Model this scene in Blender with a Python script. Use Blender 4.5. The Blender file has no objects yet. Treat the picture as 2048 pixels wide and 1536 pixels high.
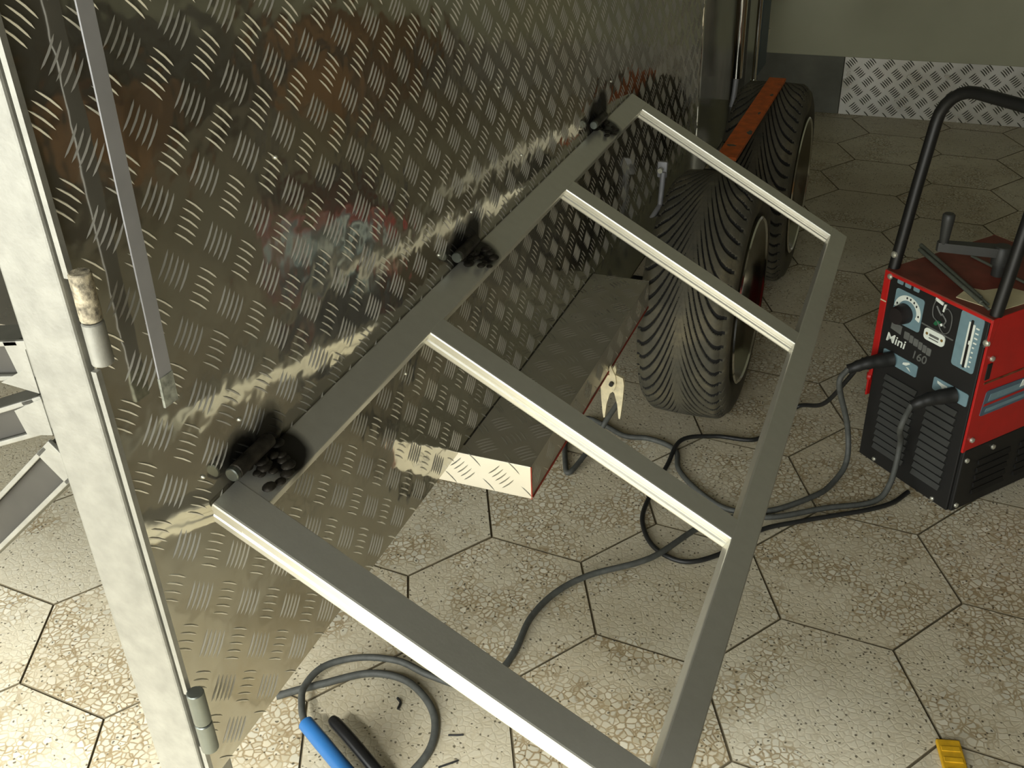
import bpy, bmesh, math, random
from mathutils import Vector, Matrix
import numpy as np
random.seed(7)
sc = bpy.context.scene
C = sc.collection
PI = math.pi

# ------------------------------------------------------------------ camera, light, exposure
cam_d = bpy.data.cameras.new('camera'); cam = bpy.data.objects.new('camera', cam_d); C.objects.link(cam)
cam_d.sensor_width = 36.0; cam_d.lens = 36.04; cam_d.clip_start = 0.02
RT = ((0.9288147681, 0.1647088640, -0.3319248660), (0.3689347656, -0.4944724018, 0.7870096458), (-0.0345002210, -0.8534448043, -0.5200400954))
cam.matrix_world = Matrix(((RT[0][0], -RT[0][1], -RT[0][2], 0), (RT[1][0], -RT[1][1], -RT[1][2], 0), (RT[2][0], -RT[2][1], -RT[2][2], 1.3), (0, 0, 0, 1)))
sc.camera = cam
w = bpy.data.worlds.new('world'); sc.world = w; w.use_nodes = True
bgn = w.node_tree.nodes['Background']; bgn.inputs[0].default_value = (0.86, 0.90, 0.84, 1); bgn.inputs[1].default_value = 0.7

def area(name, loc, look, sx, sy, power, col):
    d = bpy.data.lights.new(name, 'AREA'); d.shape = 'RECTANGLE'; d.size = sx; d.size_y = sy; d.energy = power; d.color = col
    o = bpy.data.objects.new(name, d); C.objects.link(o); o.location = loc
    o.rotation_euler = (Vector(look) - Vector(loc)).to_track_quat('-Z', 'Z').to_euler()
    return o
# daylight standing in the open workshop doorway behind and to the left of the camera
area('doorway_daylight', (-1.25, -1.2, 1.10), (-0.60, 2.0, 0.90), 3.7, 2.0, 128, (0.99, 1.0, 0.95))
sun_d = bpy.data.lights.new('sun', 'SUN'); sun_d.energy = 14; sun_d.angle = math.radians(15); sun_d.color = (1.0, 1.0, 0.96)
sun = bpy.data.objects.new('sun', sun_d); C.objects.link(sun)
sun.rotation_euler = Vector((-0.05, 0.62, -0.72)).to_track_quat('-Z', 'Z').to_euler()
vs = sc.view_settings; vs.view_transform = 'Standard'; vs.look = 'None'; vs.gamma = 1; vs.use_curve_mapping = False; vs.exposure = -0.05
sc.cycles.use_denoising = True

# ------------------------------------------------------------------ materials
def lin(c):
    return tuple(((v / 255.0) / 12.92 if v / 255.0 <= 0.04045 else ((v / 255.0 + 0.055) / 1.055) ** 2.4) for v in c)
class NT:
    def __init__(s, name):
        s.m = bpy.data.materials.new(name); s.m.use_nodes = True; s.t = s.m.node_tree; s.b = s.t.nodes['Principled BSDF']
    def n(s, typ, **kw):
        nd = s.t.nodes.new(typ)
        for k, v in kw.items(): setattr(nd, k, v)
        return nd
    def l(s, a, b): s.t.links.new(a, b)
    def ramp(s, fac, stops, interp='LINEAR'):
        r = s.n('ShaderNodeValToRGB'); r.color_ramp.interpolation = interp
        e = r.color_ramp.elements
        while len(e) < len(stops): e.new(0.5)
        for i, (p, c) in enumerate(stops):
            e[i].position = p; e[i].color = (*c, 1) if len(c) == 3 else c
        s.l(fac, r.inputs[0]); return r.outputs[0]
    def coord(s, kind='Object'): return s.n('ShaderNodeTexCoord').outputs[kind]
    def noise(s, vec, scale, detail=4, rough=0.55, dist=0.0):
        nd = s.n('ShaderNodeTexNoise'); nd.inputs['Scale'].default_value = scale; nd.inputs['Detail'].default_value = detail
        nd.inputs['Roughness'].default_value = rough; nd.inputs['Distortion'].default_value = dist
        s.l(vec, nd.inputs['Vector']); return nd.outputs['Fac']
    def mix(s, fac, a, b, mode='MIX'):
        nd = s.n('ShaderNodeMix'); nd.data_type = 'RGBA'; nd.blend_type = mode
        for v, i in ((fac, 0), (a, 6), (b, 7)):
            if hasattr(v, 'is_output') or isinstance(v, bpy.types.NodeSocket): s.l(v, nd.inputs[i])
            elif i == 0: nd.inputs[0].default_value = v
            else: nd.inputs[i].default_value = (*v, 1)
        return nd.outputs[2]
    def math(s, op, a, b=0.0):
        nd = s.n('ShaderNodeMath'); nd.operation = op
        for i, v in enumerate((a, b)):
            if isinstance(v, bpy.types.NodeSocket): s.l(v, nd.inputs[i])
            else: nd.inputs[i].default_value = v
        return nd.outputs[0]
    def bump(s, h, strength, dist):
        nd = s.n('ShaderNodeBump'); nd.inputs['Strength'].default_value = strength; nd.inputs['Distance'].default_value = dist
        s.l(h, nd.inputs['Height']); s.l(nd.outputs[0], s.b.inputs['Normal'])
    def set(s, **kw):
        for k, v in kw.items():
            i = s.b.inputs[k.replace('_', ' ')]
            if isinstance(v, bpy.types.NodeSocket): s.l(v, i)
            else: i.default_value = (*v, 1) if isinstance(v, tuple) and len(v) == 3 else v
        return s
M = {}
def simple(name, c, rough=0.5, metal=0.0, var=0.12, scale=18, bump=0.0, spec=0.5):
    t = NT(name); c = lin(c); co = t.coord()
    n = t.noise(co, scale)
    dark = tuple(v * (1 - var * 1.6) for v in c); light = tuple(min(1, v * (1 + var)) for v in c)
    t.set(Base_Color=t.ramp(n, [(0.3, dark), (0.7, light)]), Roughness=rough, Metallic=metal)
    t.b.inputs['Specular IOR Level'].default_value = spec
    if bump: t.bump(t.noise(co, scale * 6), bump, 0.001)
    M[name] = t.m; return t.m

def tread_metal(name, base, rough, soot=None, wav=0.0005, tarn=0.5, metal=1.0):
    t = NT(name); co = t.coord('Object')
    n1 = t.noise(co, 2.2, 5, 0.6); n2 = t.noise(co, 9, 4, 0.6)
    b = base
    col = t.ramp(n1, [(0.32, tuple(v * (1 - 0.45 * tarn) for v in b)), (0.5, b), (0.72, (b[0] * (1 - 0.05 * tarn), b[1] * (1 - 0.14 * tarn), b[2] * (1 - 0.35 * tarn)))])
    col = t.mix(t.math('MULTIPLY', n2, 0.25), col, tuple(v * 0.6 for v in b))
    r = t.ramp(t.noise(co, 6, 5), [(0.3, (rough * 0.75,) * 3), (0.75, (rough * 1.35,) * 3)])
    if soot:
        acc = None
        for (p, rad) in soot:
            d = t.n('ShaderNodeVectorMath', operation='DISTANCE'); t.l(co, d.inputs[0]); d.inputs[1].default_value = p
            f = t.math('SUBTRACT', 1.0, t.math('DIVIDE', t.math('ADD', d.outputs['Value'], t.math('MULTIPLY', t.math('SUBTRACT', n2, 0.5), rad * 1.2)), rad))
            f = t.math('MAXIMUM', f, 0.0)
            acc = f if acc is None else t.math('MAXIMUM', acc, f)
        fac = t.math('MINIMUM', t.math('MULTIPLY', acc, 2.2), 0.93)
        col = t.mix(fac, col, (0.012, 0.011, 0.009))
        r2 = t.n('ShaderNodeMix'); r2.data_type = 'RGBA'; t.l(fac, r2.inputs[0]); t.l(r, r2.inputs[6]); r2.inputs[7].default_value = (0.6, 0.6, 0.6, 1); r = r2.outputs[2]
    t.set(Base_Color=col, Metallic=metal, Roughness=r)
    h = t.math('ADD', t.noise(co, 24, 2, 0.5), t.math('MULTIPLY', t.noise(co, 5, 2, 0.5), 2.0))
    t.bump(h, 1.0, wav)
    M[name] = t.m; return t.m

XW = -0.568
HINGES = [(0.64, 0.078), (1.16, 0.085), (1.765, 0.09)]
tread_metal('tread_wall', (0.60, 0.575, 0.49), 0.09, [((XW, y + 0.022, 0.722), r * 0.55) for y, r in HINGES] + [((XW, y + 0.062, 0.728), r * 0.5) for y, r in HINGES], 0.0011, 0.6, 0.9)
tread_metal('tread_bar', (0.58, 0.565, 0.49), 0.48, [((XW, y + 0.022, 0.722), r * 0.55) for y, r in HINGES] + [((XW, y + 0.062, 0.728), r * 0.5) for y, r in HINGES], 0.0001, 0.4, 0.6)
tread_metal('tread_plain', (0.62, 0.60, 0.53), 0.34, None, 0.0004, 0.4, 0.8)
tread_metal('tread_bright', (0.78, 0.77, 0.71), 0.3, None, 0.0004, 0.2, 0.9)
tread_metal('dark_sheet', (0.27, 0.26, 0.22), 0.2, None, 0.0004, 0.6)

# frame steel: grey galvanised tube with weld soot near the hinges
def frame_metal():
    t = NT('frame_steel'); co = t.coord('Object')
    n1 = t.noise(co, 60, 3); n2 = t.noise(co, 8, 4)
    col = t.mix(n1, (0.64, 0.63, 0.55), (0.74, 0.73, 0.65))
    acc = None
    for y, r in HINGES:
        d = t.n('ShaderNodeVectorMath', operation='DISTANCE'); t.l(co, d.inputs[0]); d.inputs[1].default_value = (0.012, y + 0.065, 0.0)
        f = t.math('MAXIMUM', t.math('SUBTRACT', 1.0, t.math('DIVIDE', t.math('ADD', d.outputs['Value'], t.math('MULTIPLY', t.math('SUBTRACT', n2, 0.5), 0.03)), 0.036)), 0.0)
        acc = f if acc is None else t.math('MAXIMUM', acc, f)
    fac = t.math('MINIMUM', t.math('MULTIPLY', acc, 2.6), 0.95)
    col = t.mix(fac, col, (0.012, 0.010, 0.008))
    t.set(Base_Color=col, Metallic=0.68, Roughness=0.38)
    t.bump(t.noise(co, 220, 2), 0.25, 0.0004)
    M['frame_steel'] = t.m
frame_metal()
simple('weld_black', (58, 54, 46), 0.5, 0.5, 0.5, 60, 0.5)
simple('pin_steel', (120, 125, 118), 0.4, 0.8)
simple('post_steel', (150, 149, 140), 0.5, 0.35, 0.10, 45, 0.3)
simple('ray_shade', (66, 64, 58), 0.6, 0.3)  # shade inside the channel, put into the web colour
simple('ray_side', (120, 120, 110), 0.5, 0.5)  # greyer than the lips: the flanks' weaker light is put into the colour
simple('rusty', (176, 166, 142), 0.7, 0.2, 0.5, 160, 0.4)
simple('clear_tape', (186, 190, 178), 0.3, 0.4, 0.3, 150)
simple('chrome', (225, 225, 220), 0.12, 1.0, 0.03)
simple('strip_steel', (178, 178, 180), 0.55, 0.3, 0.06, 20)
simple('orange_paint', (214, 104, 32), 0.6, 0.0, 0.16, 40, 0.2)
simple('red_primer', (150, 52, 32), 0.65, 0.0, 0.3, 60)
simple('black_steel', (26, 26, 24), 0.45, 0.1)
simple('machine_red', (178, 26, 22), 0.42, 0.0, 0.10, 12)
simple('dusty_red', (118, 56, 42), 0.6, 0.0, 0.25, 14)
simple('machine_black', (19, 19, 18), 0.55, 0.0, 0.1)
simple('louver_black', (52, 53, 50), 0.5, 0.0, 0.1)
simple('label_blue', (112, 140, 148), 0.5, 0.0, 0.06, 60)
simple('label_slate', (80, 98, 112), 0.5, 0.0, 0.05)
simple('label_white', (225, 232, 222), 0.5, 0.0, 0.02)
simple('label_grey', (98, 100, 96), 0.5, 0.0, 0.1, 80)
simple('leaf_green', (28, 98, 62), 0.5)
simple('knob_black', (30, 24, 24), 0.5)
simple('screw_zinc', (205, 205, 190), 0.35, 0.7, 0.05)
simple('rubber_cable', (76, 78, 74), 0.6, 0.0, 0.15, 80)
simple('rubber_black', (30, 31, 30), 0.5, 0.0, 0.15, 80)
simple('clamp_cream', (228, 218, 184), 0.55, 0.1, 0.12, 90, 0.2)
simple('brass', (150, 120, 60), 0.5, 0.6)
simple('holder_blue', (44, 100, 156), 0.35, 0.0, 0.05)
simple('holder_black', (24, 24, 24), 0.3, 0.0, 0.05)
simple('electrode_grey', (88, 92, 80), 0.7, 0.0, 0.15, 60)
simple('paper', (206, 196, 156), 0.8, 0.0, 0.12, 16)
simple('yellow', (206, 160, 26), 0.6, 0.0, 0.15, 50)
simple('green', (20, 92, 60), 0.5)
simple('wall_paint', (176, 176, 150), 0.8, 0.0, 0.06, 3, 0.1)
simple('dark_plate', (96, 96, 84), 0.5, 0.4, 0.2, 6)
simple('room_plaster', (112, 106, 88), 0.9, 0.0, 0.1, 2)
simple('ceiling_plaster', (96, 92, 78), 0.9, 0.0, 0.1, 2)
simple('grout', (122, 112, 88), 0.95, 0.0, 0.2, 30)
simple('rust', (120, 70, 42), 0.8, 0.2, 0.4, 60, 0.4)

def tyre_mat():
    t = NT('tyre_rubber'); co = t.coord()
    n = t.noise(co, 12, 5, 0.65); n2 = t.noise(co, 90, 3)
    col = t.ramp(n, [(0.3, lin((66, 65, 56))), (0.55, lin((92, 88, 72))), (0.78, lin((130, 120, 92)))])
    col = t.mix(t.math('MULTIPLY', n2, 0.4), col, lin((60, 59, 53)))
    # grooves are cut below the crown and take a separate near-black material
    t.set(Base_Color=col, Roughness=0.75); t.bump(n2, 0.3, 0.001)
    M['tyre_rubber'] = t.m
tyre_mat()
simple('tyre_groove', (20, 20, 18), 0.85, 0.0, 0.1)

def tile_mat():
    t = NT('terrazzo'); co = t.coord('Object'); oi = t.n('ShaderNodeObjectInfo')
    rnd = oi.outputs['Random']
    off = t.n('ShaderNodeVectorMath', operation='ADD'); t.l(co, off.inputs[0])
    sc_ = t.n('ShaderNodeVectorMath', operation='SCALE'); sc_.inputs[0].default_value = (13.0, 7.0, 3.0); t.l(rnd, sc_.inputs['Scale']); t.l(sc_.outputs[0], off.inputs[1])
    v = off.outputs[0]
    # distort the chips
    nz = t.n('ShaderNodeTexNoise'); nz.inputs['Scale'].default_value = 45; nz.inputs['Detail'].default_value = 2; t.l(v, nz.inputs['Vector'])
    ds = t.n('ShaderNodeVectorMath', operation='SCALE'); ds.inputs['Scale'].default_value = 0.012; t.l(nz.outputs['Color'], ds.inputs[0])
    ad = t.n('ShaderNodeVectorMath', operation='ADD'); t.l(v, ad.inputs[0]); t.l(ds.outputs[0], ad.inputs[1]); v2 = ad.outputs[0]
    def vor(scale, feat):
        n = t.n('ShaderNodeTexVoronoi'); n.feature = feat; n.inputs['Scale'].default_value = scale; t.l(v2, n.inputs['Vector']); return n
    e1 = vor(88, 'DISTANCE_TO_EDGE'); c1 = vor(88, 'F1')
    sep = t.n('ShaderNodeSeparateColor'); t.l(c1.outputs['Color'], sep.inputs[0])
    chip = t.ramp(sep.outputs[0], [(0.0, lin((202, 196, 174))), (0.35, lin((230, 226, 208))), (0.65, lin((212, 211, 198))), (1.0, lin((240, 238, 224)))])
    matrix = t.mix(t.noise(v, 30, 3), lin((136, 116, 82)), lin((200, 186, 154)))
    big = t.noise(v, 6.5, 3, 0.6)
    # chips fade into the cement in worn patches
    dens = t.ramp(t.math('ADD', big, t.math('MULTIPLY', t.math('SUBTRACT', rnd, 0.5), 0.22)), [(0.47, (0, 0, 0)), (0.60, (1, 1, 1))])
    edge = t.ramp(e1.outputs['Distance'], [(0.03, (0, 0, 0)), (0.16, (1, 1, 1))])
    fine = t.mix(t.noise(v, 55, 4, 0.7), lin((204, 196, 172)), lin((230, 225, 206)))
    chips = t.mix(edge, matrix, chip)
    soft = t.mix(edge, t.mix(0.13, fine, matrix), t.mix(0.25, fine, chip))
    col = t.mix(dens, soft, chips)
    sp = vor(150, 'F1'); sepb = t.n('ShaderNodeSeparateColor'); t.l(sp.outputs['Color'], sepb.inputs[0])
    spot = t.math('MULTIPLY', t.math('LESS_THAN', sp.outputs['Distance'], 0.3), t.math('GREATER_THAN', sepb.outputs[0], 0.80))
    col = t.mix(t.math('MULTIPLY', spot, 0.8), col, lin((70, 62, 44)))
    geo = t.n('ShaderNodeNewGeometry')
    dirt = t.ramp(t.noise(geo.outputs['Position'], 1.6, 6, 0.6), [(0.36, (0.76, 0.73, 0.67)), (0.62, (1, 1, 1))])
    col = t.mix(1.0, col, dirt, 'MULTIPLY')
    tint = t.ramp(rnd, [(0.0, (0.90, 0.89, 0.86)), (0.5, (1, 0.99, 0.96)), (1.0, (0.95, 0.92, 0.86))])
    col = t.mix(1.0, col, tint, 'MULTIPLY')
    t.set(Base_Color=col, Roughness=0.62)
    t.bump(edge, 0.25, 0.001)
    M['terrazzo'] = t.m
tile_mat()

# ------------------------------------------------------------------ mesh helpers
class MB:
    def __init__(s): s.v = []; s.f = []; s.mi = []
    def add(s, vs_, fs_, mi=0):
        o = len(s.v); s.v += [tuple(p) for p in vs_]; s.f += [tuple(i + o for i in f) for f in fs_]; s.mi += [mi] * len(fs_); return s
    def box(s, a, b, bev=0.0, mat=None, mi=0):
        bm = bmesh.new(); bmesh.ops.create_cube(bm, size=1.0)
        sz = [abs(b[i] - a[i]) for i in range(3)]; ce = [(a[i] + b[i]) / 2 for i in range(3)]
        for v in bm.verts: v.co = Vector((v.co.x * sz[0] + ce[0], v.co.y * sz[1] + ce[1], v.co.z * sz[2] + ce[2]))
        if bev > 0: bmesh.ops.bevel(bm, geom=bm.edges[:], offset=min(bev, min(sz) * 0.45), segments=2, affect='EDGES', profile=0.5)
        return s.bm(bm, mat, mi)
    def bm(s, bm, mat=None, mi=0):
        bm.verts.index_update()
        vs_ = [(mat @ v.co if mat else v.co.copy()) for v in bm.verts]; fs_ = [[v.index for v in f.verts] for f in bm.faces]
        bm.free(); return s.add(vs_, fs_, mi)
    def tube(s, pts, r, n=10, cap=True, mi=0):
        pts = [Vector(p) for p in pts]; rs = r if isinstance(r, (list, tuple)) else [r] * len(pts)
        up = None; rings = []
        for i, p in enumerate(pts):
            t = (pts[min(i + 1, len(pts) - 1)] - pts[max(i - 1, 0)]).normalized()
            if up is None: up = t.orthogonal().normalized()
            up = (up - t * up.dot(t)); up = up.normalized() if up.length > 1e-6 else t.orthogonal().normalized()
            b = t.cross(up)
            rings.append([p + (up * math.cos(2 * PI * k / n) + b * math.sin(2 * PI * k / n)) * rs[i] for k in range(n)])
        vs_ = [q for rg in rings for q in rg]; fs_ = []
        for i in range(len(pts) - 1):
            for k in range(n): fs_.append((i * n + k, i * n + (k + 1) % n, (i + 1) * n + (k + 1) % n, (i + 1) * n + k))
        if cap: fs_.append(tuple(reversed(range(n)))); fs_.append(tuple(range((len(pts) - 1) * n, len(pts) * n)))
        return s.add(vs_, fs_, mi)
    def cyl(s, a, b, r, n=16, mi=0, bev=0.0):
        a = Vector(a); b = Vector(b)
        if bev:
            d = (b - a).normalized()
            return s.tube([a, a + d * bev * 0.01, a + d * bev, b - d * bev, b - d * bev * 0.01, b], [r - bev, r - bev, r, r, r - bev, r - bev], n, True, mi)
        return s.tube([a, b], r, n, True, mi)
    def lathe(s, prof, n, axis='X', cen=(0, 0, 0), mi=0, closed=False):
        vs_ = []; fs_ = []; m = len(prof)
        for k in range(n):
            a = 2 * PI * k / n
            for (x, r) in prof: vs_.append((cen[0] + x, cen[1] + r * math.cos(a), cen[2] + r * math.sin(a)))
        for k in range(n):
            for j in range(m - 1 if not closed else m):
                j2 = (j + 1) % m; k2 = (k + 1) % n
                fs_.append((k * m + j, k * m + j2, k2 * m + j2, k2 * m + j))
        return s.add(vs_, fs_, mi)
    def prism(s, poly, h0, h1, mat=None, mi=0):
        n = len(poly)
        vs_ = [Vector((p[0], p[1], h0)) for p in poly] + [Vector((p[0], p[1], h1)) for p in poly]
        if mat: vs_ = [mat @ v for v in vs_]
        fs_ = [tuple(reversed(range(n))), tuple(range(n, 2 * n))] + [(i, (i + 1) % n, n + (i + 1) % n, n + i) for i in range(n)]
        return s.add(vs_, fs_, mi)
    def build(s, name, mat, parent=None, smooth=False, kind=None, label=None):
        me = bpy.data.meshes.new(name); me.from_pydata([tuple(v) for v in s.v], [], s.f); me.update()
        mats = mat if isinstance(mat, (list, tuple)) else [mat]
        for m in mats: me.materials.append(M[m])
        if len(mats) > 1: me.polygons.foreach_set('material_index', s.mi)
        bmx = bmesh.new(); bmx.from_mesh(me); bmesh.ops.recalc_face_normals(bmx, faces=bmx.faces[:]); bmx.to_mesh(me); bmx.free()
        if smooth:
            me.polygons.foreach_set('use_smooth', [True] * len(me.polygons))
            if hasattr(me, 'set_sharp_from_angle'): me.set_sharp_from_angle(angle=math.radians(40))
        o = bpy.data.objects.new(name, me); C.objects.link(o)
        if parent: o.parent = parent
        if kind: o['kind'] = kind
        if label: o['label'] = label
        return o
def tag(o, label, cat, group=None):
    o['label'] = label; o['category'] = cat
    if group: o['group'] = group
    return o
def thing(name, label, cat, loc=(0, 0, 0), rz=0.0, group=None):
    o = bpy.data.objects.new(name, None); C.objects.link(o); o.location = loc; o.rotation_euler = (0, 0, rz); o.empty_display_size = 0.05
    return tag(o, label, cat, group)
def catmull(pts, sub=8):
    P = [Vector(p) for p in pts]; P = [P[0] * 2 - P[1]] + P + [P[-1] * 2 - P[-2]]; out = []
    for i in range(1, len(P) - 2):
        for k in range(sub):
            t = k / sub; a, b, c, d = P[i - 1], P[i], P[i + 1], P[i + 2]
            out.append(0.5 * ((2 * b) + (c - a) * t + (2 * a - 5 * b + 4 * c - d) * t * t + (3 * b - a - 3 * c + d) * t ** 3))
    out.append(P[-2]); return out

# five-bar tread pattern: raised lens-shaped bars, groups of five turned alternately
PITCH = 0.0625
def tread(o, ud, vd, nd, u0, u1, v0, v1, pu=0.0, pv=0.0, keep=None, p=PITCH, wm_=1.0):
    o, ud, vd, nd = Vector(o), Vector(ud), Vector(vd), Vector(nd); mb = MB()
    L, W, H = 0.0152 * p / PITCH, 0.00135 * wm_ * p / PITCH, 0.0015
    tpl = [(-L, 0, 0), (-L * .6, W * .85, 0), (-L * .6, -W * .85, 0), (0, W, 0), (0, -W, 0), (L * .6, W * .85, 0), (L * .6, -W * .85, 0), (L, 0, 0), (-L * .6, 0, H * .85), (0, 0, H), (L * .6, 0, H * .85)]
    fc = [(0, 2, 8), (0, 8, 1), (2, 4, 9, 8), (8, 9, 3, 1), (4, 6, 10, 9), (9, 10, 5, 3), (6, 7, 10), (10, 7, 5)]
    s2 = math.sqrt(0.5)
    i0, i1 = int((u0 - pu) / p) - 1, int((u1 - pu) / p) + 2; j0, j1 = int((v0 - pv) / p) - 1, int((v1 - pv) / p) + 2
    for i in range(i0, i1):
        for j in range(j0, j1):
            for h in (0, 1):
                cu, cv = pu + (i + 0.5 * h) * p, pv + (j + 0.5 * h) * p
                t = (s2, s2) if h == 0 else (s2, -s2); q = (s2, -s2) if h == 0 else (s2, s2)
                for k in range(-2, 3):
                    bu, bv = cu + q[0] * k * 0.0076 * p / PITCH, cv + q[1] * k * 0.0076 * p / PITCH
                    if bu < u0 + .005 or bu > u1 - .005 or bv < v0 + .005 or bv > v1 - .005: continue
                    if keep and not keep(bu, bv): continue
                    vs_ = []
                    for (a, b, c) in tpl:
                        bb = b + 0.0014 * (1 - (a / L) ** 2)
                        vs_.append(o + ud * (bu + t[0] * a + q[0] * bb) + vd * (bv + t[1] * a + q[1] * bb) + nd * (c - 0.0002))
                    mb.add(vs_, fc)
    return mb

# ------------------------------------------------------------------ room
def struct(mb, name, mat, parent=None, smooth=False):
    o = mb.build(name, mat, parent, smooth); o['kind'] = 'structure'; return o
HS, HX, HY, HT = 0.1884, -0.6551, 1.4201, -0.0644
floor = struct(MB().box((-4.2, -2.6, -0.12), (3.2, 4.6, -0.0045)), 'floor', 'grout')
def hexmesh():
    me = bpy.data.meshes.new('tile'); v = []; f = []
    R = HS - 0.0018
    for (r, z) in ((R, -0.006), (R, -0.0008), (R - 0.0008, 0.0)):
        for k in range(6): v.append((r * math.cos(k * PI / 3), r * math.sin(k * PI / 3), z))
    for q in range(2):
        for k in range(6): f.append((q * 6 + k, q * 6 + (k + 1) % 6, q * 6 + 6 + (k + 1) % 6, q * 6 + 6 + k))
    f.append(tuple(range(12, 18)))
    me.from_pydata(v, [], f); me.materials.append(M['terrazzo']); me.materials.append(M['grout'])
    for p_ in me.polygons: p_.material_index = 0 if len(p_.vertices) == 6 else 1
    me.update(); return me
hm = hexmesh(); ct, st = math.cos(HT), math.sin(HT)
for i in range(-9, 10):
    for j in range(-10, 24):
        if (i + j) % 2: continue
        lx = 1.5 * HS * i + HS * 0.5; ly = math.sqrt(3) / 2 * HS * (j + 1)
        x, y = HX + lx * ct - ly * st, HY + lx * st + ly * ct
        if not (-2.6 < x < 1.75 and -0.35 < y < 4.58): continue
        if x > 0.45 + 0.40 * max(y, 0.3) or x < -1.05 - 0.80 * max(y, 0.3): continue
        o = bpy.data.objects.new('tile', hm); C.objects.link(o); o.parent = floor
        o.location = (x, y, random.uniform(-0.0007, 0.0)); o.rotation_euler = (random.uniform(-.002, .002), random.uniform(-.002, .002), HT)
YB = 4.40
wb = struct(MB().box((-4.2, YB + 0.012, 0), (3.2, YB + 0.2, 3.0)), 'wall_back', 'room_plaster')
struct(MB().box((-4.2, YB - 0.012, 0.232), (3.0, YB + 0.012, 3.0), 0.003), 'wall_panel', 'wall_paint', wb)
kp = struct(MB().box((-0.34, YB - 0.004, 0.0), (3.0, YB + 0.012, 0.231), 0.001), 'kick_plate', 'tread_bright', wb)
tread((0, YB - 0.004, 0), (1, 0, 0), (0, 0, 1), (0, -1, 0), -0.34, 1.6, 0.0, 0.231, 0.01, 0.03, p=0.072, wm_=1.7).build('tread_pattern', 'dark_plate', kp, True, 'stuff')
struct(MB().box((-4.0, YB - 0.003, 0.0), (-0.342, YB + 0.012, 0.231), 0.001), 'kick_plate', 'dark_plate', wb)
struct(MB().box((3.0, -1.3, 0), (3.2, YB, 3.0)), 'wall_right', 'room_plaster')
struct(MB().box((-4.2, -1.3, 0), (-4.0, YB, 3.0)), 'wall_left', 'room_plaster')
struct(MB().box((-4.2, -1.45, 3.0), (3.2, 4.6, 3.15)), 'ceiling', 'ceiling_plaster')
wf = MB(); wf.box((-4.2, -1.45, 2.42), (3.2, -1.3, 3.0)); wf.box((-4.2, -1.45, 0), (-3.4, -1.3, 2.42)); wf.box((0.70, -1.45, 0), (3.2, -1.3, 2.42)); struct(wf, 'wall_front', 'room_plaster')

# ------------------------------------------------------------------ the trailer
trailer = thing('trailer', 'home-built aluminium tread plate trailer with tandem wheels and a welded swing-out frame', 'trailer', (0, 0, 0))
ZW, ZT, Y0, Y1 = 0.415, 1.72, 0.516, 2.70
side = MB().box((XW - 0.003, Y0, ZW), (XW, Y1, ZT)).build('side_panel', 'tread_wall', trailer, label='tarnished mirror-like five-bar tread plate side wall')
tread((XW, 0, 0), (0, 1, 0), (0, 0, 1), (1, 0, 0), Y0, Y1, ZW, ZT, 0.685, 1.0665).build('tread_pattern', 'tread_bar', side, True, 'stuff')
MB().box((XW - 0.003, Y1 + 0.006, 0.36), (XW - 0.001, 3.62, ZT)).build('front_panel', 'dark_sheet', trailer, label='plain dark sheet beside the tread plate')
MB().box((XW - 0.004, Y1 - 0.002, 0.40), (XW + 0.002, Y1 + 0.012, ZT), 0.001).build('corner_trim', 'chrome', trailer)
MB().box((-1.95, 1.20, 0.418), (XW - 0.006, 3.9, 0.44)).build('trailer_floor', 'tread_plain', trailer)
MB().box((-1.95, 1.20, 0.44), (-1.945, 3.9, ZT)).build('far_side_panel', 'tread_plain', trailer)
MB().box((-1.95, 3.9, 0.44), (XW - 0.05, 3.905, ZT)).build('end_panel', 'dark_sheet', trailer)
MB().box((XW - 0.10, 0.62, 0.36), (XW - 0.06, 3.8, 0.418), 0.002).build('chassis_rail', 'black_steel', trailer)
# bright rear corner edge
ce = MB()
ce.box((XW - 0.002, 0.511, 0.985), (XW + 0.003, 0.5165, ZT)); ce.box((XW - 0.002, 0.511, 0.545), (XW + 0.003, 0.5165, 0.905)); ce.box((XW - 0.002, 0.511, 0.415), (XW + 0.003, 0.5165, 0.47))
ce.build('corner_trim', 'post_steel', trailer)
# chrome grab tube, thin stay and trim at the front of the side
ct_ = MB(); ct_.tube(catmull([(-0.525, 3.0, 1.7), (-0.525, 3.0, 1.0), (-0.525, 3.0, 0.495)], 4), 0.0155, 18)
gt = ct_.build('chrome_tube', 'chrome', trailer, True)
MB().tube(catmull([(-0.525, 3.0, 0.50), (-0.530, 2.99, 0.42), (-0.55, 2.97, 0.33), (-0.56, 2.90, 0.26), (-0.56, 2.86, 0.16)], 6), 0.0075, 12).build('chrome_rod', 'strip_steel', gt, True)
MB().tube([(-0.545, 3.44, 1.7), (-0.545, 3.44, 0.375)], 0.008, 12).build('chrome_tube', 'chrome', trailer, True)
MB().cyl((-0.545, 3.44, 0.375), (-0.545, 3.44, 0.362), 0.012, 12).build('bolt', 'chrome', trailer, True)
MB().box((XW - 0.01, 3.62, 0.34), (XW + 0.006, 3.78, ZT), 0.003).build('corner_post', 'label_slate', trailer, label='bluish grey front corner post')
MB().box((XW - 0.02, 3.19, 0.34), (XW + 0.010, 3.34, ZT), 0.004).build('lamp_post', 'black_steel', trailer, label='dark upright channel beside the chrome tube')
# bolt heads (rivets) on the side panel
for (y, z) in ((0.60, 0.742), (0.665, 0.765), (1.115, 0.744), (1.225, 0.762), (1.34, 0.905), (0.79, 0.985), (0.995, 0.63), (1.42, 0.78), (1.89, 0.77)):
    MB().tube([(XW - 0.001, y, z), (XW + 0.0015, y, z), (XW + 0.0028, y, z)], [0.0026, 0.0022, 0.001], 8).build('rivet', 'screw_zinc', side, True)

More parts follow.
